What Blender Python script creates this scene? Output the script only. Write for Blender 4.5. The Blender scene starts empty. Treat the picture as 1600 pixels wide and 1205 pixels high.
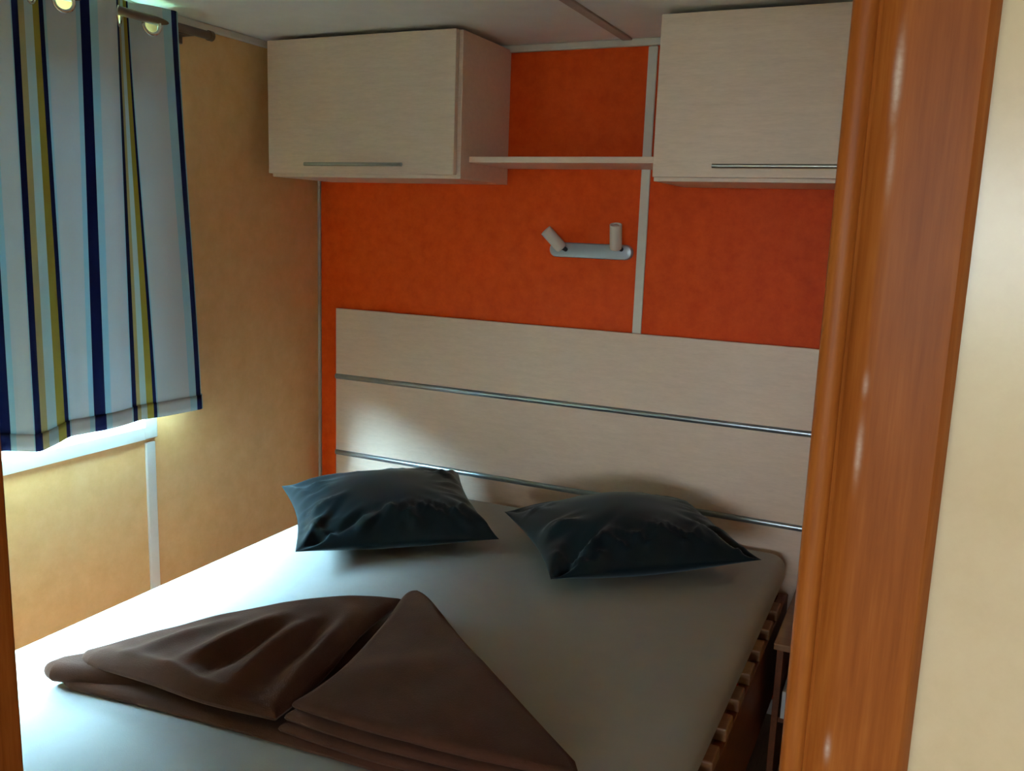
import bpy, bmesh, math, random
import numpy as np
from mathutils import Vector, Matrix, noise

random.seed(7)
SC = bpy.context.scene
COL = SC.collection

# ------------------------------------------------------------------ camera
cam_d = bpy.data.cameras.new('camera')
cam = bpy.data.objects.new('camera', cam_d)
COL.objects.link(cam)
cam.location = (2.0197, -2.6618, 1.4607)
cam.rotation_euler = (1.3922, -0.0343, 0.4391)
cam_d.sensor_fit = 'HORIZONTAL'
cam_d.sensor_width = 36.0
cam_d.lens = 1396.5 / 1600 * 36.0
cam_d.clip_start = 0.02
SC.camera = cam

# ------------------------------------------------------------------ world: bright overcast sky
world = bpy.data.worlds.new('overcast_sky')
SC.world = world
world.use_nodes = True
wn = world.node_tree.nodes
wn['Background'].inputs['Color'].default_value = (0.48, 0.82, 1.0, 1)
wn['Background'].inputs['Strength'].default_value = 780.0

# ------------------------------------------------------------------ exposure
SC.view_settings.view_transform = 'Standard'
SC.view_settings.look = 'None'
SC.view_settings.gamma = 1.0
SC.view_settings.use_curve_mapping = False
SC.view_settings.exposure = 0.12
SC.cycles.use_denoising = True
SC.cycles.max_bounces = 8
SC.cycles.diffuse_bounces = 6
SC.cycles.transparent_max_bounces = 12
SC.cycles.sample_clamp_indirect = 12.0


def portal(name, loc, rot, sx, sy):
    d = bpy.data.lights.new(name, 'AREA')
    d.shape = 'RECTANGLE'
    d.size, d.size_y = sx, sy
    d.cycles.is_portal = True
    o = bpy.data.objects.new(name, d)
    o.location, o.rotation_euler = loc, rot
    COL.objects.link(o)
    return o


# window openings (y range, z range of the bedroom window; x range, z range of the added passage window)
W1 = (-1.78, -0.787, 0.82, 1.86)
W2 = (0.40, 4.80, 0.60, 1.94)
DY = -2.18            # passage face of the door wall
DT = 0.05             # its thickness
CH = 2.0115            # ceiling height
PY = -8.00            # far wall of the passage
WS = 1.05   # the low strip under the curtain is sampled as a portal of its own
portal('sky_portal_low', (-0.08, (W1[0] + W1[1]) / 2, (W1[2] + WS) / 2), (0, -math.pi / 2, 0), WS - W1[2], W1[1] - W1[0])
portal('sky_portal_high', (-0.08, (W1[0] + W1[1]) / 2, (WS + W1[3]) / 2), (0, -math.pi / 2, 0), W1[3] - WS, W1[1] - W1[0])
portal('sky_portal_passage', ((W2[0] + W2[1]) / 2, PY - 0.08, (W2[2] + W2[3]) / 2), (math.pi / 2, 0, 0), W2[1] - W2[0], W2[3] - W2[2])


# ------------------------------------------------------------------ materials
def new_mat(name):
    m = bpy.data.materials.new(name)
    m.use_nodes = True
    nt = m.node_tree
    b = nt.nodes['Principled BSDF']
    return m, nt, b


def coords(nt, scale=(1, 1, 1), kind='Object', rot=(0, 0, 0)):
    tc = nt.nodes.new('ShaderNodeTexCoord')
    mp = nt.nodes.new('ShaderNodeMapping')
    mp.inputs['Scale'].default_value = scale
    mp.inputs['Rotation'].default_value = rot
    nt.links.new(tc.outputs[kind], mp.inputs['Vector'])
    return mp.outputs['Vector']


def noise_tex(nt, vec, scale, detail=4, rough=0.6):
    n = nt.nodes.new('ShaderNodeTexNoise')
    n.inputs['Scale'].default_value = scale
    n.inputs['Detail'].default_value = detail
    n.inputs['Roughness'].default_value = rough
    nt.links.new(vec, n.inputs['Vector'])
    return n.outputs['Fac']


def ramp(nt, fac, stops, interp='LINEAR'):
    r = nt.nodes.new('ShaderNodeValToRGB')
    cr = r.color_ramp
    cr.interpolation = interp
    while len(cr.elements) < len(stops):
        cr.elements.new(0.5)
    for e, (p, c) in zip(cr.elements, stops):
        e.position = p
        e.color = (*c, 1)
    nt.links.new(fac, r.inputs['Fac'])
    return r.outputs['Color']


def bump(nt, b, fac, strength, dist):
    bp = nt.nodes.new('ShaderNodeBump')
    bp.inputs['Strength'].default_value = strength
    bp.inputs['Distance'].default_value = dist
    nt.links.new(fac, bp.inputs['Height'])
    nt.links.new(bp.outputs['Normal'], b.inputs['Normal'])


def plain(name, col, rough=0.5, metal=0.0, spec=0.5, var=0.06, scale=30):
    m, nt, b = new_mat(name)
    f = noise_tex(nt, coords(nt), scale)
    lo = tuple(c * (1 - var) for c in col)
    hi = tuple(min(1, c * (1 + var)) for c in col)
    nt.links.new(ramp(nt, f, [(0.3, lo), (0.7, hi)]), b.inputs['Base Color'])
    b.inputs['Roughness'].default_value = rough
    b.inputs['Metallic'].default_value = metal
    b.inputs['Specular IOR Level'].default_value = spec
    return m


def mottled(name, lo, mid, hi, scale, rough=0.55, spec=0.4, bstr=0.05):
    m, nt, b = new_mat(name)
    v = coords(nt)
    f = noise_tex(nt, v, scale, 8, 0.72)
    nt.links.new(ramp(nt, f, [(0.3, lo), (0.5, mid), (0.72, hi)]), b.inputs['Base Color'])
    f2 = noise_tex(nt, v, 350, 2)
    bump(nt, b, f2, bstr, 0.002)
    b.inputs['Roughness'].default_value = rough
    b.inputs['Specular IOR Level'].default_value = spec
    return m


def wood(name, lo, mid, hi, stretch, rough=0.4, spec=0.5, pores=0.5, scale=1.0):
    m, nt, b = new_mat(name)
    v = coords(nt, stretch)
    f = noise_tex(nt, v, 9 * scale, 6, 0.65)
    f2 = noise_tex(nt, v, 40 * scale, 3, 0.6)
    mx = nt.nodes.new('ShaderNodeMath')
    mx.operation = 'MULTIPLY_ADD'
    mx.inputs[1].default_value = pores
    nt.links.new(f2, mx.inputs[0])
    ml = nt.nodes.new('ShaderNodeMath')
    ml.operation = 'MULTIPLY'
    ml.inputs[1].default_value = 1 - pores
    nt.links.new(f, ml.inputs[0])
    nt.links.new(ml.outputs[0], mx.inputs[2])
    nt.links.new(ramp(nt, mx.outputs[0], [(0.32, lo), (0.5, mid), (0.66, hi)]), b.inputs['Base Color'])
    b.inputs['Roughness'].default_value = rough
    b.inputs['Specular IOR Level'].default_value = spec
    bump(nt, b, f2, 0.08, 0.001)
    return m


def fabric(name, col, var=0.1, rough=0.9, sheen=0.0, spec=0.2, weave=420, bstr=0.25, tint=(1, 1, 1)):
    m, nt, b = new_mat(name)
    v = coords(nt)
    f = noise_tex(nt, v, 14, 5)
    lo = tuple(c * (1 - var) for c in col)
    hi = tuple(min(1, c * (1 + var)) for c in col)
    nt.links.new(ramp(nt, f, [(0.3, lo), (0.7, hi)]), b.inputs['Base Color'])
    f2 = noise_tex(nt, v, weave, 2)
    bump(nt, b, f2, bstr, 0.002)
    b.inputs['Roughness'].default_value = rough
    b.inputs['Specular IOR Level'].default_value = spec
    b.inputs['Sheen Weight'].default_value = sheen
    b.inputs['Sheen Roughness'].default_value = 0.4
    b.inputs['Sheen Tint'].default_value = (*tint, 1)
    return m


M = {}
M['orange'] = mottled('orange_panel', (0.52, 0.040, 0.003), (0.60, 0.056, 0.005), (0.68, 0.078, 0.008), 22, 0.45, 0.10, 0.04)
M['cream'] = mottled('cream_wallpaper', (0.67, 0.365, 0.14), (0.72, 0.405, 0.17), (0.77, 0.455, 0.205), 16, 0.5, 0.35, 0.06)
M['cream_gloss'] = mottled('cream_passage_panel', (0.70, 0.56, 0.34), (0.75, 0.61, 0.385), (0.79, 0.66, 0.43), 14, 0.22, 0.5, 0.02)
M['ceiling'] = plain('ceiling_panel', (0.88, 0.90, 0.90), 0.6, 0, 0.3, 0.03, 12)
M['strip_white'] = plain('white_plastic_strip', (0.66, 0.605, 0.545), 0.4, 0, 0.5, 0.03)
M['strip_grey'] = plain('grey_beige_strip', (0.42, 0.33, 0.28), 0.5, 0, 0.4, 0.05)
M['pvc'] = plain('white_pvc', (0.82, 0.83, 0.82), 0.3, 0, 0.5, 0.02)
M['maple'] = wood('maple_laminate', (0.66, 0.485, 0.385), (0.72, 0.535, 0.43), (0.77, 0.58, 0.47), (1.2, 5, 9), 0.38, 0.45, 0.45)
M['maple_edge'] = wood('maple_edge_band', (0.68, 0.49, 0.385), (0.73, 0.535, 0.43), (0.78, 0.575, 0.46), (1.2, 5, 9), 0.35, 0.45, 0.4)
M['teak'] = wood('reddish_door_wood', (0.25, 0.065, 0.010), (0.34, 0.098, 0.016), (0.42, 0.138, 0.026), (7, 7, 0.35), 0.38, 0.14, 0.45)


def add_streaks(m, x0, marks):  # pale elliptical streaks blended into the base colour
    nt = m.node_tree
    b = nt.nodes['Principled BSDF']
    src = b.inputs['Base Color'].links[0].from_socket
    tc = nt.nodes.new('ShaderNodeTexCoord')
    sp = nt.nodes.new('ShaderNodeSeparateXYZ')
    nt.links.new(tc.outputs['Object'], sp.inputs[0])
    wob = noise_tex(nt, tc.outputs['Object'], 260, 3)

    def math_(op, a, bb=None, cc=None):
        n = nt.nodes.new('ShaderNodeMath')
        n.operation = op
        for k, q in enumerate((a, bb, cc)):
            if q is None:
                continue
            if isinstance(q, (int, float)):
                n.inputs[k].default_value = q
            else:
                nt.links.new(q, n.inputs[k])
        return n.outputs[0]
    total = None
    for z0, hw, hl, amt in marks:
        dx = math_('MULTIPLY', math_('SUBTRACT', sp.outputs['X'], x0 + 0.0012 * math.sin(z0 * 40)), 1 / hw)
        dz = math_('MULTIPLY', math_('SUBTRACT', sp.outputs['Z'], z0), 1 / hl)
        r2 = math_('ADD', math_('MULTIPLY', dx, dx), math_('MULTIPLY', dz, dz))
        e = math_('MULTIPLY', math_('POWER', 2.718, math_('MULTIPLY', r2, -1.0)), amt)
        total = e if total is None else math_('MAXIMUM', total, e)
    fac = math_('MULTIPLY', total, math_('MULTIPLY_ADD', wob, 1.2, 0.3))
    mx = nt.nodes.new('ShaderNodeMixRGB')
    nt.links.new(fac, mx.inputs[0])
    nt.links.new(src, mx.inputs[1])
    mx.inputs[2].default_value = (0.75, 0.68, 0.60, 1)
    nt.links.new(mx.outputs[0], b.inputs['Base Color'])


M['teak_streaked'] = wood('streaked_door_wood', (0.25, 0.065, 0.010), (0.34, 0.098, 0.016), (0.42, 0.138, 0.026), (7, 7, 0.35), 0.38, 0.14, 0.45)
add_streaks(M['teak_streaked'], 1.9965, [(1.533, 0.0017, 0.016, 0.75), (1.495, 0.0014, 0.014, 0.3), (1.355, 0.0014, 0.012, 0.55), (1.389, 0.0012, 0.005, 0.45), (1.193, 0.0014, 0.006, 0.5)])
M['redwood'] = wood('red_brown_bed_wood', (0.13, 0.036, 0.014), (0.18, 0.055, 0.022), (0.23, 0.075, 0.03), (5, 0.5, 5), 0.4, 0.4, 0.4)
M['slat'] = wood('birch_slat', (0.24, 0.115, 0.055), (0.29, 0.145, 0.072), (0.34, 0.175, 0.09), (0.5, 5, 5), 0.5, 0.4, 0.4)
M['floor'] = wood('vinyl_floor', (0.16, 0.085, 0.045), (0.22, 0.12, 0.065), (0.27, 0.155, 0.085), (4, 0.5, 1), 0.45, 0.4, 0.4)
M['alu'] = plain('brushed_aluminium', (0.34, 0.38, 0.41), 0.28, 0.85, 0.5, 0.05, 60)
M['steel'] = plain('satin_steel', (0.45, 0.43, 0.40), 0.3, 1.0, 0.5, 0.04, 60)
M['chrome'] = plain('polished_chrome', (0.72, 0.72, 0.70), 0.14, 1.0, 0.5, 0.02)
M['black'] = plain('black_plastic', (0.012, 0.012, 0.012), 0.5, 0, 0.3, 0.1)
M['lamp_grey'] = plain('lamp_bar_grey', (0.36, 0.39, 0.44), 0.35, 0.35, 0.5, 0.03)
M['lamp_white'] = plain('lamp_head_off_white', (0.62, 0.53, 0.47), 0.4, 0, 0.5, 0.03)
M['bulb'] = plain('frosted_bulb', (0.62, 0.46, 0.40), 0.4, 0, 0.5, 0.03)
M['rod'] = wood('dark_brown_rod', (0.07, 0.03, 0.015), (0.10, 0.045, 0.022), (0.13, 0.06, 0.03), (5, 0.6, 5), 0.4, 0.4, 0.4)
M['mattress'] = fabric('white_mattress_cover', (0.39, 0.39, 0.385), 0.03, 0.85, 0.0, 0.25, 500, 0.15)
M['pillow'] = fabric('dark_satin_pillow', (0.006, 0.012, 0.015), 0.15, 0.42, 0.18, 0.16, 380, 0.05, (0.6, 0.85, 1.0))
M['blanket'] = fabric('brown_fleece', (0.064, 0.024, 0.0145), 0.14, 0.95, 0.22, 0.1, 300, 0.4, (0.9, 0.6, 0.5))
M['paper'] = plain('pale_paper', (0.7, 0.7, 0.68), 0.7, 0, 0.3, 0.03)
M['grass'] = mottled('grass_ground', (0.05, 0.09, 0.03), (0.09, 0.13, 0.05), (0.15, 0.17, 0.08), 3, 0.9, 0.2)

# thin window glass: mostly clear, a little mirror-like
gm, gnt, gb = new_mat('window_glass')
gnt.nodes.remove(gb)
tr = gnt.nodes.new('ShaderNodeBsdfTransparent')
tr.inputs['Color'].default_value = (0.96, 0.98, 0.98, 1)
gl = gnt.nodes.new('ShaderNodeBsdfGlossy')
gl.inputs['Roughness'].default_value = 0.03
mxs = gnt.nodes.new('ShaderNodeMixShader')
mxs.inputs[0].default_value = 0.04
gnt.links.new(tr.outputs[0], mxs.inputs[1])
gnt.links.new(gl.outputs[0], mxs.inputs[2])
gnt.links.new(mxs.outputs[0], gnt.nodes['Material Output'].inputs['Surface'])
M['glass'] = gm
gm2 = gm.copy()
gm2.name = 'dimming_glass'
for nd in gm2.node_tree.nodes:
    if nd.type == 'BSDF_TRANSPARENT':
        nd.inputs['Color'].default_value = (0.173, 0.144, 0.135, 1)  # darkened to weaken the light from the added passage window
M['dimmed'] = gm2

# striped curtain cloth (u runs across the stripes, one repeat per unit)
cm, cnt, cb = new_mat('striped_curtain_cloth')
uvn = cnt.nodes.new('ShaderNodeUVMap')
sep = cnt.nodes.new('ShaderNodeSeparateXYZ')
cnt.links.new(uvn.outputs['UV'], sep.inputs[0])
frc = cnt.nodes.new('ShaderNodeMath')
frc.operation = 'FRACT'
cnt.links.new(sep.outputs['X'], frc.inputs[0])
NAVY, OLIVE, TAN = (0.004, 0.007, 0.045), (0.30, 0.23, 0.035), (0.40, 0.33, 0.15)
PALE, AQUA, MINT = (0.56, 0.58, 0.59), (0.36, 0.56, 0.62), (0.46, 0.57, 0.56)
stops = [(0.0, NAVY), (0.058, TAN), (0.105, MINT), (0.175, OLIVE), (0.250, NAVY), (0.290, AQUA), (0.312, PALE),
         (0.56, AQUA), (0.630, NAVY), (0.735, AQUA), (0.79, PALE), (0.985, AQUA)]
ccol = ramp(cnt, frc.outputs[0], stops, 'CONSTANT')
cnt.links.new(ccol, cb.inputs['Base Color'])
cb.inputs['Roughness'].default_value = 0.9
cb.inputs['Specular IOR Level'].default_value = 0.15
cbf = noise_tex(cnt, coords(cnt), 500, 2)
bump(cnt, cb, cbf, 0.15, 0.001)
ctl = cnt.nodes.new('ShaderNodeBsdfTranslucent')
cnt.links.new(ccol, ctl.inputs['Color'])
cmx = cnt.nodes.new('ShaderNodeMixShader')
cmx.inputs[0].default_value = 0.030
cnt.links.new(cb.outputs[0], cmx.inputs[1])
cnt.links.new(ctl.outputs[0], cmx.inputs[2])
cnt.links.new(cmx.outputs[0], cnt.nodes['Material Output'].inputs['Surface'])
M['curtain'] = cm


# ------------------------------------------------------------------ mesh helpers
def link(name, me, mat, parent=None, smooth=False):
    me.name = name
    o = bpy.data.objects.new(name, me)
    COL.objects.link(o)
    if mat:
        me.materials.append(M[mat] if isinstance(mat, str) else mat)
    if smooth:
        for p in me.polygons:
            p.use_smooth = True
    if parent:
        o.parent = parent
        o.matrix_parent_inverse = parent.matrix_world.inverted()
    return o


def from_bm(name, bm, mat, parent=None, smooth=False):
    me = bpy.data.meshes.new(name)
    bm.normal_update()
    bm.to_mesh(me)
    bm.free()
    return link(name, me, mat, parent, smooth)


def add_box(bm, x0, x1, y0, y1, z0, z1, bev=0.0, seg=2):
    r = bmesh.ops.create_cube(bm, size=1.0)
    vs = r['verts']
    for v in vs:
        v.co = Vector(((x0 + x1) / 2 + v.co.x * (x1 - x0), (y0 + y1) / 2 + v.co.y * (y1 - y0), (z0 + z1) / 2 + v.co.z * (z1 - z0)))
    if bev > 0:
        es = {e for v in vs for e in v.link_edges}
        bmesh.ops.bevel(bm, geom=list(es), offset=bev, segments=seg, affect='EDGES', profile=0.5)


def box(name, x0, x1, y0, y1, z0, z1, mat, parent=None, bev=0.0, seg=2):
    bm = bmesh.new()
    add_box(bm, x0, x1, y0, y1, z0, z1, bev, seg)
    return from_bm(name, bm, mat, parent)


def boxes(name, lst, mat, parent=None, bev=0.0):
    bm = bmesh.new()
    for b in lst:
        add_box(bm, *b, bev)
    return from_bm(name, bm, mat, parent)


def add_cyl(bm, p0, p1, r0, r1=None, seg=24, cap=True):
    p0, p1 = Vector(p0), Vector(p1)
    r1 = r0 if r1 is None else r1
    d = p1 - p0
    mtx = Matrix.Translation((p0 + p1) / 2) @ d.to_track_quat('Z', 'Y').to_matrix().to_4x4()
    bmesh.ops.create_cone(bm, cap_ends=cap, cap_tris=False, segments=seg, radius1=r0, radius2=r1, depth=d.length, matrix=mtx)


def autosmooth(o, ang=0.6):
    for p in o.data.polygons:
        p.use_smooth = True
    try:
        o.data.set_sharp_from_angle(angle=ang)
    except Exception:
        pass
    return o


def cyl(name, p0, p1, r0, mat, parent=None, r1=None, seg=24):
    bm = bmesh.new()
    add_cyl(bm, p0, p1, r0, r1, seg)
    return autosmooth(from_bm(name, bm, mat, parent))


def empty(name, loc):
    o = bpy.data.objects.new(name, None)
    o.location = loc
    o.empty_display_size = 0.1
    COL.objects.link(o)
    bpy.context.view_layer.update()
    return o


def tag(o, label=None, cat=None, group=None, kind=None):
    if label:
        o['label'] = label
    if cat:
        o['category'] = cat
    if group:
        o['group'] = group
    if kind:
        o['kind'] = kind
    return o


def struct(o, label, cat):
    return tag(o, label, cat, kind='structure')


def extrude_profile(name, prof, axis, a0, a1, mat, parent=None, smooth=True):
    """prof: closed list of 2D points; axis 'z': (x,y) profile, 'y': (x,z), 'x': (y,z)"""
    bm = bmesh.new()

    def P(p, a):
        return {'z': (p[0], p[1], a), 'y': (p[0], a, p[1]), 'x': (a, p[0], p[1])}[axis]
    A = [bm.verts.new(P(p, a0)) for p in prof]
    B = [bm.verts.new(P(p, a1)) for p in prof]
    n = len(prof)
    for i in range(n):
        bm.faces.new((A[i], A[(i + 1) % n], B[(i + 1) % n], B[i]))
    bm.faces.new(A[::-1])
    bm.faces.new(B)
    bmesh.ops.recalc_face_normals(bm, faces=bm.faces)
    o = from_bm(name, bm, mat, parent)
    return autosmooth(o, 0.7) if smooth else o


# ------------------------------------------------------------------ the room shell
RX = 2.07          # right wall of the bedroom
PX0, PX1 = -0.06, 5.0    # passage
g = box('ground', -40, 40, -40, 40, -0.75, -0.7, 'grass')
struct(g, 'grassy ground outside, far below the window', 'ground')
f = box('floor', -0.06, PX1 + 0.06, PY - 0.06, 0.07, -0.05, 0.0, 'floor')
struct(f, 'dark brown floor, mostly hidden by the bed', 'floor')
c = box('ceiling', -0.06, PX1 + 0.06, PY - 0.06, 0.07, CH, CH + 0.05, 'ceiling')
struct(c, 'off-white panelled ceiling over the bed', 'ceiling')

wb = box('wall_back', -0.06, PX1 + 0.06, 0.010, 0.07, 0, CH, 'cream')
struct(wb, 'back wall covered with two bright orange panels', 'wall')
box('panel', 0.012, 1.200, 0.0, 0.010, 0.0, CH - 0.001, 'orange', wb, 0.001, 1)
box('panel', 1.217, RX, 0.0, 0.010, 0.0, CH - 0.001, 'orange', wb, 0.001, 1)

wl = boxes('wall_left', [(-0.06, 0, DY + DT, 0.01, 0, W1[2]), (-0.06, 0, DY + DT, 0.01, W1[3], CH),
                         (-0.06, 0, DY + DT, W1[0], W1[2], W1[3]), (-0.06, 0, W1[1], 0.01, W1[2], W1[3])], 'cream')
struct(wl, 'yellowish beige left wall around the window', 'wall')
wr = box('wall_right', RX, RX + 0.05, DY + DT, 0.01, 0, CH, 'cream')
struct(wr, 'beige right wall of the bedroom, hidden behind the door frame', 'wall')

# door wall, opening between the linings
OL, OR = 1.252, 1.972
LT = 0.022
DH = 1.94
wf = boxes('wall_front', [(-0.06, OL - LT, DY, DY + DT, 0, CH), (OR + LT, PX1 + 0.06, DY, DY + DT, 0, CH),
                          (OL - LT, OR + LT, DY, DY + DT, DH + LT, CH)], 'cream_gloss')
struct(wf, 'smooth cream passage wall to the right of the wooden door frame', 'wall')
pw = boxes('wall_passage_far', [(PX0, PX1, PY - 0.06, PY, 0, W2[2]), (PX0, PX1, PY - 0.06, PY, W2[3], CH),
                            (PX0, W2[0], PY - 0.06, PY, W2[2], W2[3]), (W2[1], PX1, PY - 0.06, PY, W2[2], W2[3])], 'cream')
struct(pw, 'cream passage wall with the added window, behind the viewer', 'wall')
pa = box('wall_passage_left', PX0 - 0.05, PX0, PY - 0.06, DY, 0, CH, 'cream')
struct(pa, 'cream side wall of the passage, left of the viewer', 'wall')
pb = box('wall_passage_right', PX1, PX1 + 0.06, PY - 0.06, DY, 0, CH, 'cream')
struct(pb, 'cream side wall of the passage, right of the viewer', 'wall')

# door frame: linings + moulded architraves
df = empty('door_1', ((OL + OR) / 2, DY, 0))
struct(df, 'reddish brown wooden door frame at the right edge of the view', 'door frame')
box('lining', OL - LT, OL, DY - 0.002, DY + DT + 0.002, 0, DH, 'teak', df, 0.002)
box('lining', OR, OR + LT, DY - 0.002, DY + DT + 0.002, 0, DH, 'teak', df, 0.002)
box('lining', OL - LT, OR + LT, DY - 0.002, DY + DT + 0.002, DH, DH + LT, 'teak', df, 0.002)


def arch_profile(x0, sgn, y, w=0.063):
    # from the opening outward: rounded bead, groove, wide gently rounded face
    pts = [(0, 0), (0, -0.010)]
    for k in range(1, 7):
        a = math.pi * k / 7
        pts.append((0.006 - 0.006 * math.cos(a), -0.010 - 0.004 * math.sin(a)))
    pts += [(0.012, -0.0095), (0.0135, -0.0085)]
    for k in range(1, 11):
        t = k / 10
        pts.append((0.0135 + (w - 0.0135) * t, -0.0085 - 0.0045 * min(1, t * 6) ** 0.5 - 0.0012 * math.sin(math.pi * t) + 0.006 * max(0, t - 0.86) / 0.14 * max(0, t - 0.86) / 0.14))
    pts += [(w, -0.004), (w, 0)]
    return [(x0 + sgn * px, y + py) for px, py in pts]


extrude_profile('architrave', arch_profile(OR, 1, DY - 0.002), 'z', 0, DH + 0.06, 'teak_streaked', df)
extrude_profile('architrave', arch_profile(OL, -1, DY - 0.002), 'z', 0, DH + 0.06, 'teak', df)
box('architrave', OL, OR, DY - 0.016, DY - 0.002, DH, DH + 0.06, 'teak', df, 0.003)

# wall trims
t = box('trim_1', 0.0, 0.011, -0.006, 0.010, 0, CH - 0.001, 'strip_grey', bev=0.003)
struct(t, 'thin grey corner strip between beige wall and orange wall', 'trim')
t = box('trim_2', 1.195, 1.223, -0.006, 0.010, 0, CH - 0.024, 'strip_white', bev=0.002)
struct(t, 'vertical off-white strip joining the two orange panels', 'trim')
t = box('trim_3', 0.011, RX, -0.012, 0.009, CH - 0.022, CH - 0.0005, 'strip_white', bev=0.004)
struct(t, 'off-white strip along the top of the orange wall', 'trim')
t = box('trim_4', 0.0, 0.012, DY + DT, -0.006, CH - 0.022, CH - 0.0005, 'strip_white', bev=0.004)
struct(t, 'off-white strip where the beige wall meets the ceiling', 'trim')
t = box('trim_5', 1.116, 1.146, DY + DT, -0.012, CH - 0.006, CH + 0.001, 'strip_grey', bev=0.002)
struct(t, 'grey-beige joint strip running across the ceiling', 'trim')
t = box('trim_6', 0.0, 0.009, -0.822, -0.788, 0.0, W1[2] - 0.02, 'pvc', bev=0.003)
struct(t, 'white vertical strip on the wall below the window corner', 'trim')
t = box('baseboard_back', 0.011, RX, -0.010, 0.0, 0, 0.05, 'strip_grey', bev=0.002)
struct(t, 'grey-beige skirting along the orange wall, behind the bed', 'baseboard')

# bedroom window
w1 = empty('window_1', (0, (W1[0] + W1[1]) / 2, W1[2]))
struct(w1, 'white-framed window glowing under the striped curtain', 'window')
FW = 0.042
y0, y1, z0, z1 = W1
boxes('window_frame', [(-0.055, 0.014, y0 - 0.012, y0 + FW, z0 - 0.008, z1 + 0.012), (-0.055, 0.014, y1 - FW, y1 + 0.004, z0 - 0.008, z1 + 0.012),
                       (-0.055, 0.0135, y0 + FW, y1 - FW, z1 - FW, z1 + 0.012)], 'pvc', w1, 0.003)
extrude_profile('window_sill', [(-0.055, z0 - 0.008), (0.0135, z0 - 0.008), (0.0135, z0 + 0.028), (-0.020, z0 + 0.107), (-0.055, z0 + 0.107)], 'y', y0 + FW, y1 - FW, 'pvc', w1, False)
ym = (y0 + y1) / 2
box('mullion', -0.045, -0.008, ym - 0.018, ym + 0.018, z0 + 0.105, z1 - FW + 0.002, 'pvc', w1, 0.003)
box('pane', -0.030, -0.026, y0 + FW - 0.002, ym - 0.016, z0 + 0.105, z1 - FW + 0.002, 'glass', w1)
box('pane', -0.030, -0.026, ym + 0.016, y1 - FW + 0.002, z0 + 0.105, z1 - FW + 0.002, 'glass', w1)

# added unseen window behind the viewer, sends front light through the door
w2 = empty('window_added', ((W2[0] + W2[1]) / 2, PY, W2[2]))
struct(w2, 'added unseen passage window that lights the door side', 'window')
x0, x1, z0, z1 = W2
boxes('window_frame', [(x0 - 0.01, x0 + 0.04, PY - 0.055, PY + 0.02, z0 - 0.01, z1 + 0.01), (x1 - 0.04, x1 + 0.01, PY - 0.055, PY + 0.02, z0 - 0.01, z1 + 0.01),
                       (x0 + 0.04, x1 - 0.04, PY - 0.055, PY + 0.019, z0 - 0.01, z0 + 0.04), (x0 + 0.04, x1 - 0.04, PY - 0.055, PY + 0.019, z1 - 0.04, z1 + 0.01)], 'pvc', w2, 0.003)
box('pane', x0 + 0.038, x1 - 0.038, PY - 0.03, PY - 0.026, z0 + 0.038, z1 - 0.038, 'dimmed', w2)


# ------------------------------------------------------------------ wall cabinets
def cabinet(x0, x1, label):
    zb, zt, dep = 1.589, 1.9975, 0.338
    T = 0.016
    r = empty('wall_cabinet', ((x0 + x1) / 2, -dep / 2, zb))
    yb, yf = -0.0005, -dep + 0.020
    boxes('body', [(x0, x0 + T, yf, yb, zb - 0.004, zt), (x1 - T, x1, yf, yb, zb - 0.004, zt), (x0 + T, x1 - T, yf, yb, zt - T, zt),
                   (x0 + T, x1 - T, yf, yb, zb - 0.004, zb + T - 0.004), (x0 + T, x1 - T, -0.008, yb, zb + T - 0.004, zt - T)], 'maple', r, 0.0008)
    d = box('cabinet_door', x0 + 0.001, x1 - 0.012, -dep, yf - 0.002, zb + 0.006, zt, 'maple', r, 0.0015)
    hc = (x0 + x1) / 2 - 0.005
    bm = bmesh.new()
    add_cyl(bm, (hc - 0.176, -dep - 0.026, zb + 0.033), (hc + 0.176, -dep - 0.026, zb + 0.033), 0.0055, seg=16)
    for s in (-0.128, 0.128):
        add_cyl(bm, (hc + s, -dep + 0.001, zb + 0.033), (hc + s, -dep - 0.026, zb + 0.033), 0.0045, seg=12)
    h = autosmooth(from_bm('handle', bm, 'steel', d))
    tag(h, 'thin satin steel bar handle')
    return tag(r, label, 'cabinet', 'maple wall cabinets above the bed')


cabinet(0.062, 0.748, 'maple wall cabinet above the left pillow, in the corner by the curtain')
cabinet(1.327, 2.013, 'maple wall cabinet beside the door frame, to the right of the open shelf')
s = box('wall_shelf', 0.7485, 1.3265, -0.268, -0.0008, 1.635, 1.652, 'maple_edge', bev=0.0012)
tag(s, 'thin open maple shelf spanning the gap between the two wall cabinets', 'shelf')

# ------------------------------------------------------------------ reading lamp bar
lamp = empty('reading_lamp', (1.048, 0, 1.388))
tag(lamp, 'grey wall bar with two swivelling off-white spotlights on the orange wall', 'lamp')
prof = []
hx, hz, rz_ = 0.136, 0.023, 0.023
for k in range(13):
    a = -math.pi / 2 + math.pi * k / 12
    prof.append((1.048 + hx - rz_ + rz_ * math.cos(a), 1.387 + rz_ * math.sin(a)))
for k in range(13):
    a = math.pi / 2 + math.pi * k / 12
    prof.append((1.048 - hx + rz_ + rz_ * math.cos(a), 1.387 + rz_ * math.sin(a)))
bm = bmesh.new()
n = len(prof)
rings = []
for yy, ins in ((-0.0005, 0), (-0.016, 0), (-0.020, 0.002), (-0.0215, 0.006)):
    ring = []
    for (px, pz) in prof:
        cx_ = min(max(px, 1.048 - hx + rz_), 1.048 + hx - rz_)
        d = Vector((px - cx_, pz - 1.387))
        if d.length > 0:
            d = d.normalized() * (rz_ - ins)
        ring.append(bm.verts.new((cx_ + d.x, yy, 1.387 + d.y)))
    rings.append(ring)
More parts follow.
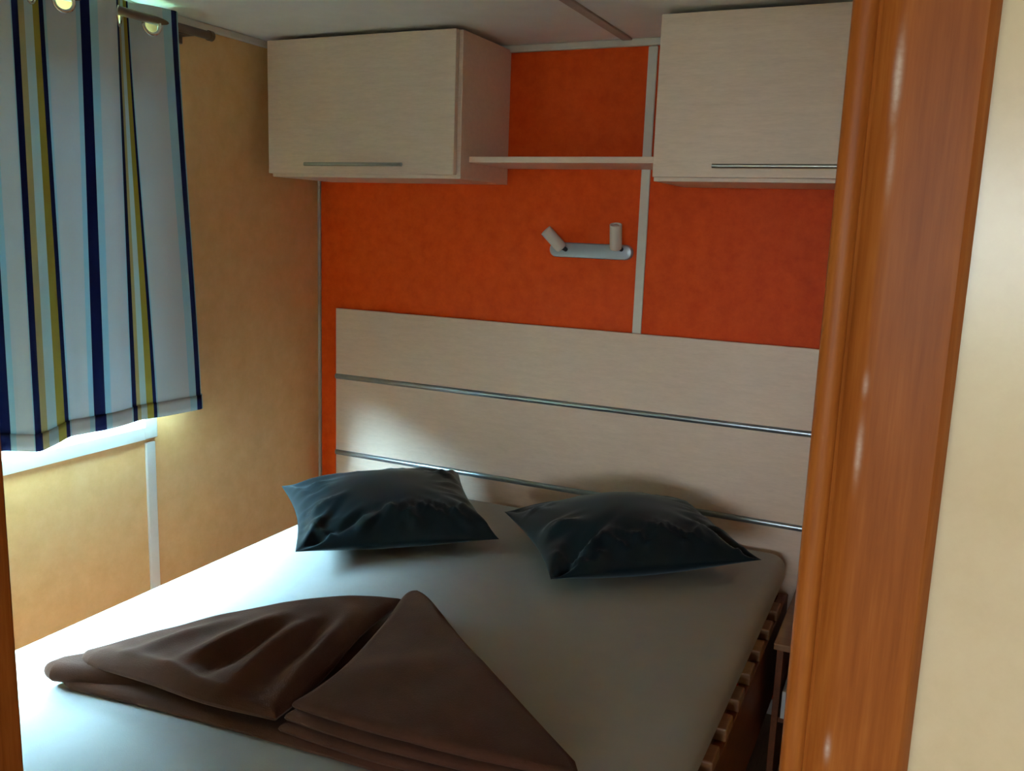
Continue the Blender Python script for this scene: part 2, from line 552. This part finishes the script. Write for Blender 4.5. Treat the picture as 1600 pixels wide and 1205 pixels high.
for a, b in zip(rings, rings[1:]):
    for i in range(n):
        bm.faces.new((a[i], a[(i + 1) % n], b[(i + 1) % n], b[i]))
bm.faces.new(rings[-1])
bm.faces.new(rings[0][::-1])
bmesh.ops.recalc_face_normals(bm, faces=bm.faces)
autosmooth(from_bm('back_plate', bm, 'lamp_grey', lamp))


def spot(base, top, r=0.0185):
    base, top = Vector(base), Vector(top)
    d = (top - base).normalized()
    bm = bmesh.new()
    q = d.to_track_quat('Z', 'Y').to_matrix()
    prof = [(0.004, 0.0), (r * 0.8, 0.0), (r * 0.95, 0.003), (r, 0.008), (r, (top - base).length), (r - 0.002, (top - base).length + 0.0005),
            (r - 0.003, (top - base).length - 0.004), (r - 0.004, (top - base).length - 0.018), (0.003, (top - base).length - 0.02)]
    S = 24
    rg = [[bm.verts.new(base + q @ Vector((pr * math.cos(2 * math.pi * k / S), pr * math.sin(2 * math.pi * k / S), ph))) for k in range(S)] for pr, ph in prof]
    for a, b in zip(rg, rg[1:]):
        for i in range(S):
            bm.faces.new((a[i], a[(i + 1) % S], b[(i + 1) % S], b[i]))
    bm.faces.new(rg[0][::-1])
    bm.faces.new(rg[-1])
    h = autosmooth(from_bm('lamp_head', bm, 'lamp_white', lamp))
    bm = bmesh.new()
    bmesh.ops.create_uvsphere(bm, u_segments=16, v_segments=10, radius=r * 0.72, matrix=Matrix.Translation(top - d * 0.012))
    from_bm('bulb', bm, 'bulb', h, True)
    jb = base + d * 0.012
    bm = bmesh.new()
    add_cyl(bm, (jb.x + 0.004, -0.021, jb.z - 0.012), jb, 0.007, seg=14)
    bmesh.ops.create_uvsphere(bm, u_segments=14, v_segments=8, radius=0.010, matrix=Matrix.Translation(jb - Vector((0, -0.018, 0.004))))
    autosmooth(from_bm('swivel_joint', bm, 'black', lamp))
    return h


spot((1.146, -0.060, 1.397), (1.151, -0.086, 1.470))
spot((0.972, -0.060, 1.392), (0.926, -0.088, 1.446))

# ------------------------------------------------------------------ headboard
HX0, HX1 = 0.091, 1.94
hb = empty('headboard', ((HX0 + HX1) / 2, -0.01, 0.2))
tag(hb, 'wide maple headboard of stacked boards with two grey metal strips, behind the bed', 'headboard')
R1, R2 = 0.895, 0.6106
for za, zb_ in ((R1 + 0.009, 1.142), (R2 + 0.009, R1 - 0.009), (0.10, R2 - 0.009)):
    box('board', HX0, HX1, -0.020, -0.0065, za, zb_, 'maple', hb, 0.0012)
for zr in (R1, R2):
    prof = [(-0.007, zr - 0.0095)]
    for k in range(9):
        a = -math.pi / 2 + math.pi * k / 8
        prof.append((-0.020 - 0.0065 * math.cos(a), zr + 0.0095 * math.sin(a)))
    prof.append((-0.007, zr + 0.0095))
    o = extrude_profile('metal_strip', prof, 'x', HX0, HX1, 'alu', hb)
    tag(o, 'rounded grey metal strip')

# ------------------------------------------------------------------ bed base
BX0, BX1 = 0.3175, 1.7175
BYF, BYB = -1.95, -0.03
bed = empty('bed_base', ((BX0 + BX1) / 2, (BYF + BYB) / 2, 0))
tag(bed, 'red-brown wooden slatted bed base under the white mattress', 'bed base')
RT = 0.408
box('side_rail', BX1 - 0.012, BX1 + 0.014, BYF, BYB, 0.15, RT, 'redwood', bed, 0.003)
box('side_rail', BX0 - 0.014, BX0 + 0.012, BYF, BYB, 0.15, RT, 'redwood', bed, 0.003)
box('end_rail', BX0 + 0.012, BX1 - 0.012, BYF, BYF + 0.026, 0.15, RT, 'redwood', bed, 0.003)
box('end_rail', BX0 + 0.012, BX1 - 0.012, BYB - 0.026, BYB, 0.15, RT, 'redwood', bed, 0.003)
for lx in (BX0 + 0.02, BX1 - 0.08):
    for ly in (BYF + 0.03, BYB - 0.09):
        box('leg', lx, lx + 0.06, ly, ly + 0.06, 0.0, 0.30, 'redwood', bed, 0.003)
ys = -0.215
slat0 = None
while ys > BYF + 0.05:
    if slat0 is None:
        bm = bmesh.new()
        add_box(bm, BX0 - 0.012, BX1 + 0.0145, -0.034, 0.034, RT, RT + 0.030, 0.004)
        slat0 = from_bm('slat', bm, 'slat', bed)
        slat0.location.y += ys
    else:
        o = slat0.copy()
        COL.objects.link(o)
        o.location.y = slat0.location.y + (ys + 0.215)
    ys -= 0.1325

# ------------------------------------------------------------------ mattress
MZ0, MZ1 = 0.440, 0.535


def rounded_slab(name, x0, x1, y0, y1, z0, z1, rc, re, mat, nx=36, ny=48, amp=0.0):
    """rounded mattress: rounded plan corners, bulged rounded edges"""
    bm = bmesh.new()
    prof = []
    for k in range(9):
        a = math.pi / 2 * k / 8
        prof.append((re * (1 - math.sin(a)), z1 - re * (1 - math.cos(a))))
    for k in range(9):
        a = math.pi / 2 * (1 - k / 8)
        prof.append((re * (1 - math.sin(a)), z0 + re * (1 - math.cos(a))))
    prof = [(re, z1)] + prof[1:]

    def loop(ins):
        pts = []
        r = max(rc - ins, 0.004)
        X0, X1, Y0, Y1 = x0 + ins, x1 - ins, y0 + ins, y1 - ins
        for (cx_, cy_, a0) in ((X1 - r, Y1 - r, 0), (X0 + r, Y1 - r, 90), (X0 + r, Y0 + r, 180), (X1 - r, Y0 + r, 270)):
            for k in range(7):
                a = math.radians(a0 + 90 * k / 6)
                pts.append((cx_ + r * math.cos(a), cy_ + r * math.sin(a)))
        return pts
    rings = [[bm.verts.new((px, py, z)) for px, py in loop(ins)] for ins, z in prof]
    n = len(rings[0])
    for a, b in zip(rings, rings[1:]):
        for i in range(n):
            bm.faces.new((a[i], b[i], b[(i + 1) % n], a[(i + 1) % n]))
    bm.faces.new(rings[0])
    bm.faces.new(rings[-1][::-1])
    bmesh.ops.recalc_face_normals(bm, faces=bm.faces)
    o = from_bm(name, bm, mat)
    return autosmooth(o, 0.9)


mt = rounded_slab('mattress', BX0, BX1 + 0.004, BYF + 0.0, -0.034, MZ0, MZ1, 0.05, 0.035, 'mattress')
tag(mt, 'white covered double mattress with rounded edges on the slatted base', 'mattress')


# ------------------------------------------------------------------ pillows
def pillow(name, FL, FR, BR, BL, T, zfloor, seed, label, up=0.56):
    FL, FR, BR, BL = map(Vector, (FL, FR, BR, BL))
    N = 64
    U = (FR - FL + BR - BL).normalized()
    V = (BL - FL + BR - FR).normalized()
    Nn = U.cross(V).normalized()
    ctr = (FL + FR + BR + BL) / 4
    rnd = random.Random(seed)
    creases = []
    for ci in range(4):
        for k in range(6):
            creases.append((ci, rnd.uniform(0.12, 1.45), rnd.uniform(0.02, 0.05), rnd.uniform(0.15, 0.42), rnd.uniform(0.4, 1.0) * rnd.choice((-1, 1))))
    side = [(rnd.randint(0, 3), rnd.uniform(0.2, 0.8), rnd.uniform(0.015, 0.035), rnd.uniform(-0.5, 0.5), rnd.uniform(0.4, 1)) for k in range(30)] + [(0, 0.12 + 0.085 * k + rnd.uniform(-0.02, 0.02), 0.020, rnd.choice((-0.9, 0.9)), 0.9) for k in range(10)]
    cuv = [(0, 0), (1, 0), (1, 1), (0, 1)]
    top, bot = [], []
    for j in range(N + 1):
        for i in range(N + 1):
            # denser towards the rim
            u = 0.5 - 0.5 * math.cos(math.pi * i / N)
            v = 0.5 - 0.5 * math.cos(math.pi * j / N)
            base = FL.lerp(FR, u).lerp(BL.lerp(BR, u), v)
            # sides drawn in between the corners
            pu = 0.024 * math.sin(math.pi * v) ** 1.0 * (1 - 2 * u)
            pv = 0.024 * math.sin(math.pi * u) ** 1.0 * (1 - 2 * v)
            base = base + U * pu + V * pv
            a = (4 * u * (1 - u)) ** 0.58 * (4 * v * (1 - v)) ** 0.58
            edge = min(u, 1 - u, v, 1 - v)
            w = 0.0
            for ci, ang, wd, ln, am in creases:
                du = abs(u - cuv[ci][0])
                dv = abs(v - cuv[ci][1])
                r = math.hypot(du, dv)
                th = math.atan2(dv, du)
                w += am * math.exp(-((th - ang) * max(r, 0.05) / wd) ** 2) * math.exp(-((r - ln * 0.6) / (ln * 0.6)) ** 2)
            for sd, pos, wd, sk, am in side:
                d_ = (v, 1 - u, 1 - v, u)[sd]
                q = (u, v, u, v)[sd]
                w += (0.25 if sd == 2 else 0.9) * am * math.exp(-((q - pos - sk * d_) / wd) ** 2) * math.exp(-((d_ - 0.10) / 0.10) ** 2)
            w *= 0.0145 * min(1, edge / 0.05)
            lump = 0.010 * noise.noise(Vector((u * 3.1 + seed, v * 3.1, 0.3))) * a
            h = T * a
            pt = base + Nn * (h * up + w + lump)
            pb_ = base - Nn * (h * (1 - up))
            pb_.z = max(pb_.z, zfloor)
            pt.z = max(pt.z, pb_.z + 0.0005)
            for q in (pt, pb_):
                q.y = min(q.y, -0.029)
            top.append(pt)
            bot.append(pb_)
    n1 = N + 1
    verts = top + bot
    off = n1 * n1
    faces = []
    for j in range(N):
        for i in range(N):
            a = j * n1 + i
            faces.append((a, a + 1, a + n1 + 1, a + n1))
            faces.append((off + a, off + a + n1, off + a + n1 + 1, off + a + 1))
    rim = [i for i in range(n1)] + [j * n1 + N for j in range(1, n1)] + [N * n1 + i for i in range(N - 1, -1, -1)] + [j * n1 for j in range(N - 1, 0, -1)]
    for k in range(len(rim)):
        a, b = rim[k], rim[(k + 1) % len(rim)]
        faces.append((a, off + a, off + b, b))
    me = bpy.data.meshes.new(name)
    me.from_pydata([tuple(v - Vector((ctr.x, ctr.y, zfloor))) for v in verts], [], faces)
    o = link(name, me, 'pillow', None, True)
    o.location = (ctr.x, ctr.y, zfloor)
    tag(o, label, 'pillow', 'dark pillows on the mattress')
    return o


ZM = MZ1 + 0.0005
pillow('pillow', (0.580, -0.868, 0.593), (0.992, -0.488, 0.585), (0.646, -0.098, 0.636), (0.258, -0.530, 0.635), 0.165, ZM, 3,
       'dark teal satin pillow nearer the window, its left corner catching blue daylight')
pillow('pillow', (1.234, -0.690, 0.588), (1.689, -0.330, 0.607), (1.405, -0.055, 0.645), (0.922, -0.310, 0.603), 0.190, ZM, 11,
       'dark teal satin pillow farther from the window, below the two-spot lamp')


# ------------------------------------------------------------------ folded blanket
def catmull(pts, n):
    out = []
    P = [pts[0]] + list(pts) + [pts[-1]]
    m = len(pts) - 1
    for k in range(n + 1):
        t_ = k / n * m
        i = min(int(t_), m - 1)
        t = t_ - i
        p0, p1, p2, p3 = (Vector(P[i + q]) for q in range(4))
        out.append(0.5 * ((2 * p1) + (-p0 + p2) * t + (2 * p0 - 5 * p1 + 4 * p2 - p3) * t * t + (-p0 + 3 * p1 - 3 * p2 + p3) * t ** 3))
    return out


def layer(V, F, south, east, north, west, zbot, thick, redge, extra, N=70):
    """A soft folded layer: Coons patch between four boundary curves (plan), rounded rim."""
    S = catmull(south, N)
    Nn = catmull(north, N)
    E_ = catmull(east, N)
    W_ = catmull(west, N)
    n1 = N + 1
    base = len(V)
    bound = S + E_ + Nn + W_
    pts = []
    for j in range(n1):
        for i in range(n1):
            u = i / N
            v = j / N
            u_ = 0.5 - 0.5 * math.cos(math.pi * u)
            v_ = 0.5 - 0.5 * math.cos(math.pi * v)
            u_, v_ = 0.5 * u + 0.5 * u_, 0.5 * v + 0.5 * v_

            def at(C, t):
                f = t * N
                k = min(int(f), N - 1)
                return C[k].lerp(C[k + 1], f - k)
            p = (at(S, u_) * (1 - v_) + at(Nn, u_) * v_ + at(W_, v_) * (1 - u_) + at(E_, v_) * u_
                 - S[0] * (1 - u_) * (1 - v_) - S[-1] * u_ * (1 - v_) - Nn[0] * (1 - u_) * v_ - Nn[-1] * u_ * v_)
            pts.append(p)
    DD = np.full(len(pts), 9.0)
    PP = np.array([(p.x, p.y) for p in pts])
    for C in (S, E_, Nn, W_):
        for a_, b_ in zip(C, C[1:]):
            A = np.array((a_.x, a_.y))
            B = np.array((b_.x, b_.y)) - A
            t_ = np.clip(((PP - A) @ B) / max(B @ B, 1e-12), 0, 1)
            DD = np.minimum(DD, np.linalg.norm(PP - A - t_[:, None] * B, axis=1))
    tops, bots = [], []
    for idx, p in enumerate(pts):
        j, i = divmod(idx, n1)
        d = 0.0 if (i in (0, N) or j in (0, N)) else float(DD[idx])
        k = min(d / redge, 1.0)
        pr = math.sqrt(max(0, 1 - (1 - k) ** 2))
        zb = zbot(p.x, p.y) if callable(zbot) else zbot
        th = thick(p.x, p.y) if callable(thick) else thick
        zm = zb + th * 0.5
        e = extra(p.x, p.y) * min(1, d / (redge * 1.3)) if extra else 0
        tops.append((p.x, p.y, zm + th * 0.5 * pr + e))
        bots.append((p.x, p.y, zm - th * 0.5 * pr))
    V += tops + bots
    off = n1 * n1
    for j in range(N):
        for i in range(N):
            a = base + j * n1 + i
            F.append((a, a + 1, a + n1 + 1, a + n1))
            F.append((off + a, off + a + n1, off + a + n1 + 1, off + a + 1))


def ridge(x, y, ax, ay, bx, by, w, h):
    dx, dy = bx - ax, by - ay
    L2 = dx * dx + dy * dy
    t = ((x - ax) * dx + (y - ay) * dy) / L2
    tc = min(max(t, 0), 1)
    d = math.hypot(x - ax - tc * dx, y - ay - tc * dy)
    return h * math.exp(-(d / w) ** 2) * math.sin(math.pi * min(max(0.5 + (tc - 0.5) * 0.8, 0), 1))


def nz(x, y, s, a, o=0.0):
    return a * noise.noise(Vector((x * s, y * s, o)))


BV, BF = [], []
zb0 = ZM
# bottom fold: whole triangle, its front edge peeping out below the others
layer(BV, BF,
      south=[(0.585, -1.562), (0.76, -1.540), (0.92, -1.527), (1.12, -1.513), (1.30, -1.505), (1.50, -1.510)],
      east=[(1.50, -1.510), (1.56, -1.44), (1.50, -1.345)],
      north=[(0.545, -1.50), (0.70, -1.27), (0.85, -1.08), (0.985, -0.965), (1.22, -1.12), (1.50, -1.345)],
      west=[(0.585, -1.562), (0.545, -1.545), (0.545, -1.50)],
      zbot=zb0, thick=0.022, redge=0.012, extra=None)
# rolled fold at the left tip
layer(BV, BF,
      south=[(0.545, -1.572), (0.62, -1.548), (0.76, -1.485)],
      east=[(0.76, -1.485), (0.77, -1.42), (0.72, -1.36)],
      north=[(0.520, -1.520), (0.60, -1.430), (0.72, -1.36)],
      west=[(0.545, -1.572), (0.516, -1.560), (0.520, -1.520)],
      zbot=zb0 + 0.008, thick=0.040, redge=0.024, extra=lambda x, y: nz(x, y, 14, 0.003))


def wrinkle(x, y):
    w = 0
    w += ridge(x, y, 0.80, -1.50, 0.84, -1.24, 0.026, 0.020)
    w += ridge(x, y, 0.93, -1.50, 0.90, -1.22, 0.028, 0.024)
    w += ridge(x, y, 1.02, -1.46, 0.94, -1.12, 0.022, 0.014)
    w += ridge(x, y, 0.68, -1.50, 0.76, -1.30, 0.024, 0.012)
    w -= ridge(x, y, 0.87, -1.50, 0.86, -1.25, 0.020, 0.014)
    w -= ridge(x, y, 0.97, -1.44, 0.92, -1.18, 0.020, 0.014)
    w += ridge(x, y, 0.62, -1.50, 0.95, -1.53, 0.022, 0.010)
    return w + nz(x, y, 9, 0.006) + nz(x, y, 22, 0.002, 3)


# left wing: puffed, raised above the bottom fold
layer(BV, BF,
      south=[(0.600, -1.530), (0.74, -1.538), (0.90, -1.540), (1.045, -1.505)],
      east=[(1.045, -1.505), (1.035, -1.36), (0.995, -1.16), (0.985, -0.985)],
      north=[(0.555, -1.500), (0.70, -1.275), (0.85, -1.085), (0.985, -0.985)],
      west=[(0.600, -1.530), (0.572, -1.520), (0.555, -1.500)],
      zbot=lambda x, y: zb0 + 0.030 + 0.016 * math.sin(math.pi * min(1, max(0, (x - 0.56) / 0.5))), thick=lambda x, y: 0.026 + 0.010 * math.sin(math.pi * min(1, max(0, (x - 0.55) / 0.5))),
      redge=0.020, extra=wrinkle)
# right wing: a stack of three flat folds, each set back a little
for k, (dz, dy, th) in enumerate(((0.022, -0.012, 0.019), (0.040, -0.002, 0.019), (0.058, 0.012, 0.020))):
    o_ = 0.006 * k
    layer(BV, BF,
          south=[(1.055 + o_, -1.500 + dy), (1.16, -1.502 + dy), (1.28, -1.498 + dy), (1.42, -1.475 + dy), (1.565, -1.440 + dy)],
          east=[(1.565, -1.440 + dy), (1.585, -1.415), (1.570, -1.385)],
          north=[(1.005, -0.965 + o_), (1.06, -0.985), (1.22, -1.125), (1.40, -1.262), (1.570, -1.385)],
          west=[(1.055 + o_, -1.500 + dy), (1.062 + o_, -1.37), (1.022 + o_, -1.15), (0.985 + o_ * 0.5, -0.99), (1.005, -0.965 + o_)],
          zbot=lambda x, y, dz=dz: zb0 + dz - 0.020 * min(1, max(0, (x - 1.30) / 0.28)) * (dz / 0.058), thick=th, redge=0.013,
          extra=(lambda x, y: nz(x, y, 6, 0.006, 2) + ridge(x, y, 1.06, -1.46, 1.25, -1.20, 0.05, 0.010)) if k == 2 else None)
bme = bpy.data.meshes.new('blanket')
bc = Vector((1.05, -1.30, ZM))
bme.from_pydata([tuple(Vector(v) - bc) for v in BV], [], BF)
bl = link('blanket', bme, 'blanket', None, True)
bl.location = bc
tag(bl, 'brown fleece blanket folded into a triangle on the white mattress', 'blanket')

# ------------------------------------------------------------------ bedside table and paper
ns = empty('bedside_table', (1.90, -0.24, 0))
tag(ns, 'small wooden bedside table between the bed and the door frame', 'bedside table')
NZ = 0.43
box('top', 1.752, 2.045, -0.432, -0.0215, NZ - 0.018, NZ, 'slat', ns, 0.002)
box('side_panel', 1.760, 1.776, -0.42, -0.0215, 0, NZ - 0.018, 'redwood', ns, 0.001)
box('side_panel', 2.024, 2.040, -0.42, -0.0215, 0, NZ - 0.018, 'redwood', ns, 0.001)
box('back_panel', 1.776, 2.024, -0.034, -0.0215, 0.02, NZ - 0.018, 'redwood', ns)
box('shelf', 1.776, 2.024, -0.41, -0.034, 0.205, 0.220, 'redwood', ns, 0.001)
pp = box('leaflet', 1.782, 1.800, -0.36, -0.24, 0.0, 0.075, 'paper')
pp.location = (0, -0.055, 0.2205)
tag(pp, 'pale leaflet standing on the shelf of the bedside table', 'leaflet')

# ------------------------------------------------------------------ curtain, rod
RDX = 0.092
rod = empty('curtain_rod', (RDX, -1.2, 1.955))
tag(rod, 'dark brown wooden curtain rod near the ceiling, end showing beside the curtain', 'curtain rod')
RZ = 1.957
cyl('pole', (RDX, -2.00, RZ), (RDX, -0.622, RZ), 0.0115, 'rod', rod)
cyl('end_cap', (RDX, -0.622, RZ), (RDX, -0.608, RZ), 0.014, 'rod', rod)
for yb in (-0.65, -1.96):
    bm = bmesh.new()
    add_box(bm, 0.0005, 0.010, yb - 0.014, yb + 0.014, RZ - 0.022, RZ + 0.022, 0.002)
    add_cyl(bm, (0.008, yb, RZ), (RDX - 0.008, yb, RZ), 0.006, seg=12)
    from_bm('bracket', bm, 'rod', rod)

# plan of the cloth: (stripe position, bottom x, bottom y, top x, top y)
CP = [(-330, .060, -1.880, .060, -1.880), (-280, .075, -1.80, .080, -1.80), (-240, .060, -1.720, .060, -1.720), (-200, .105, -1.640, .100, -1.640), (-150, .050, -1.560, .045, -1.575), (-90, .062, -1.440, .075, -1.460), (-40, .045, -1.360, .060, -1.370),
      (0, .036, -1.290, .052, -1.296), (30, .075, -1.262, .078, -1.255), (60, .112, -1.242, .095, -1.220), (68, .108, -1.222, .090, -1.200),
      (83, .078, -1.160, .066, -1.150), (98, .050, -1.108, .054, -1.117), (125, .052, -1.065, .074, -1.060), (148, .056, -1.035, .080, -1.034), (163, .061, -1.005, .084, -1.012),
      (185, .058, -.950, .098, -.960), (202, .048, -.903, .085, -.930), (214, .043, -.877, .066, -.905), (235, .050, -.838, .046, -.868), (255, .060, -.804, .047, -.845),
      (273, .066, -.745, .070, -.806), (292, .071, -.692, .082, -.752), (308, .072, -.674, .086, -.736), (313, .062, -.660, .078, -.722), (330, .022, -.662, .034, -.716), (340, -.010, -.668, -.004, -.716)]
CZ0, CZ1 = 0.8895, 1.992
CP = [(a, b + 0.022, c_ - 0.019, d + 0.022, e - 0.022) for a, b, c_, d, e in CP]


def cinterp(s):
    for i in range(len(CP) - 1):
        if s <= CP[i + 1][0] or i == len(CP) - 2:
            break
    p1, p2 = CP[i], CP[i + 1]
    p0 = CP[i - 1] if i > 0 else p1
    p3 = CP[i + 2] if i + 2 < len(CP) else p2
    t = (s - p1[0]) / (p2[0] - p1[0])
    h00, h10, h01, h11 = 2 * t ** 3 - 3 * t * t + 1, t ** 3 - 2 * t * t + t, -2 * t ** 3 + 3 * t * t, t ** 3 - t * t
    out = []
    for c_ in range(1, 5):
        m1 = (p2[c_] - p0[c_]) / max(1e-6, p2[0] - p0[0]) * (p2[0] - p1[0])
        m2 = (p3[c_] - p1[c_]) / max(1e-6, p3[0] - p1[0]) * (p2[0] - p1[0])
        out.append(h00 * p1[c_] + h10 * m1 + h01 * p2[c_] + h11 * m2)
    return out


def cpoint(s, z):
    bx, by, tx, ty = cinterp(s)
    k = (z - CZ0) / (CZ1 - CZ0)
    k = k * k * (3 - 2 * k) * 0.5 + k * 0.5
    return Vector((bx + (tx - bx) * k, by + (ty - by) * k, z))


cur = empty('curtain', (0.07, -1.2, CZ0))
tag(cur, 'striped navy, olive and pale blue eyelet curtain over the window', 'curtain')
SS = [-330 + 670 * i / 440 for i in range(441)]
ZZ = []
z = CZ1
while z > CZ1 - 0.10:
    ZZ.append(z)
    z -= 0.003
while z > CZ0 + 0.03:
    ZZ.append(z)
    z -= 0.02
ZZ.append(CZ0)
EY = []      # one eyelet wherever the cloth crosses the rod
EZ = 1.943
ER = 0.0195
for i_ in range(-328, 300):
    a_, b_ = cpoint(i_, EZ).x - 0.092, cpoint(i_ + 1, EZ).x - 0.092
    if a_ * b_ < 0 or a_ == 0:
        EY.append(i_ + a_ / (a_ - b_))


def cloth(name, ss, zz, off, mat, holes=(), th=0.0):
    me = bpy.data.meshes.new(name)
    verts, faces, us = [], [], []
    n = len(ss)
    for z in zz:
        for s in ss:
            p = cpoint(s, z)
            if off:
                q = cpoint(s + 1, z)
                tdir = (q - p)
                nrm = Vector((tdir.y, -tdir.x, 0)).normalized()
                p = p + nrm * off
            verts.append(tuple(p))
            us.append((s - 57) / 145.0)
    hc = [cpoint(h, EZ) for h in holes]
    for j in range(len(zz) - 1):
        for i in range(n - 1):
            f = (j * n + i, j * n + i + 1, (j + 1) * n + i + 1, (j + 1) * n + i)
            ctr = sum((Vector(verts[k]) for k in f), Vector()) / 4
            if any((ctr - h).length < ER for h in hc):
                continue
            faces.append(f)
    me.from_pydata(verts, [], faces)
    uvl = me.uv_layers.new(name='UVMap')
    for lp in me.loops:
        uvl.data[lp.index].uv = (us[lp.vertex_index] + 4, verts[lp.vertex_index][2])
    o = link(name, me, mat, cur, True)
    md = o.modifiers.new('thickness', 'SOLIDIFY')
    md.thickness = 0.0012
    md.offset = 0
    return o


cloth('cloth', SS, ZZ, 0.0, 'curtain', EY)
cloth('hem', SS, [CZ0 + 0.042, CZ0 + 0.030, CZ0 + 0.015, CZ0 - 0.0005], 0.0028, 'curtain')
for s in EY:
    p, q = cpoint(s, EZ), cpoint(s + 2, EZ)
    tdir = (q - p).normalized()
    nrm = Vector((tdir.y, -tdir.x, 0))
    bm = bmesh.new()
    S1, S2 = 32, 10
    R_, r_ = 0.0225, 0.0048
    vs = []
    for a in range(S1):
        al = 2 * math.pi * a / S1
        rad = tdir * math.cos(al) + Vector((0, 0, 1)) * math.sin(al)
        vs.append([bm.verts.new(p + rad * (R_ + r_ * math.cos(2 * math.pi * b / S2)) + nrm * (r_ * 0.7 * math.sin(2 * math.pi * b / S2))) for b in range(S2)])
    for a in range(S1):
        for b in range(S2):
            bm.faces.new((vs[a][b], vs[(a + 1) % S1][b], vs[(a + 1) % S1][(b + 1) % S2], vs[a][(b + 1) % S2]))
    bmesh.ops.recalc_face_normals(bm, faces=bm.faces)
    o = from_bm('eyelet', bm, 'chrome', cur, True)
    tag(o, 'chrome ring')
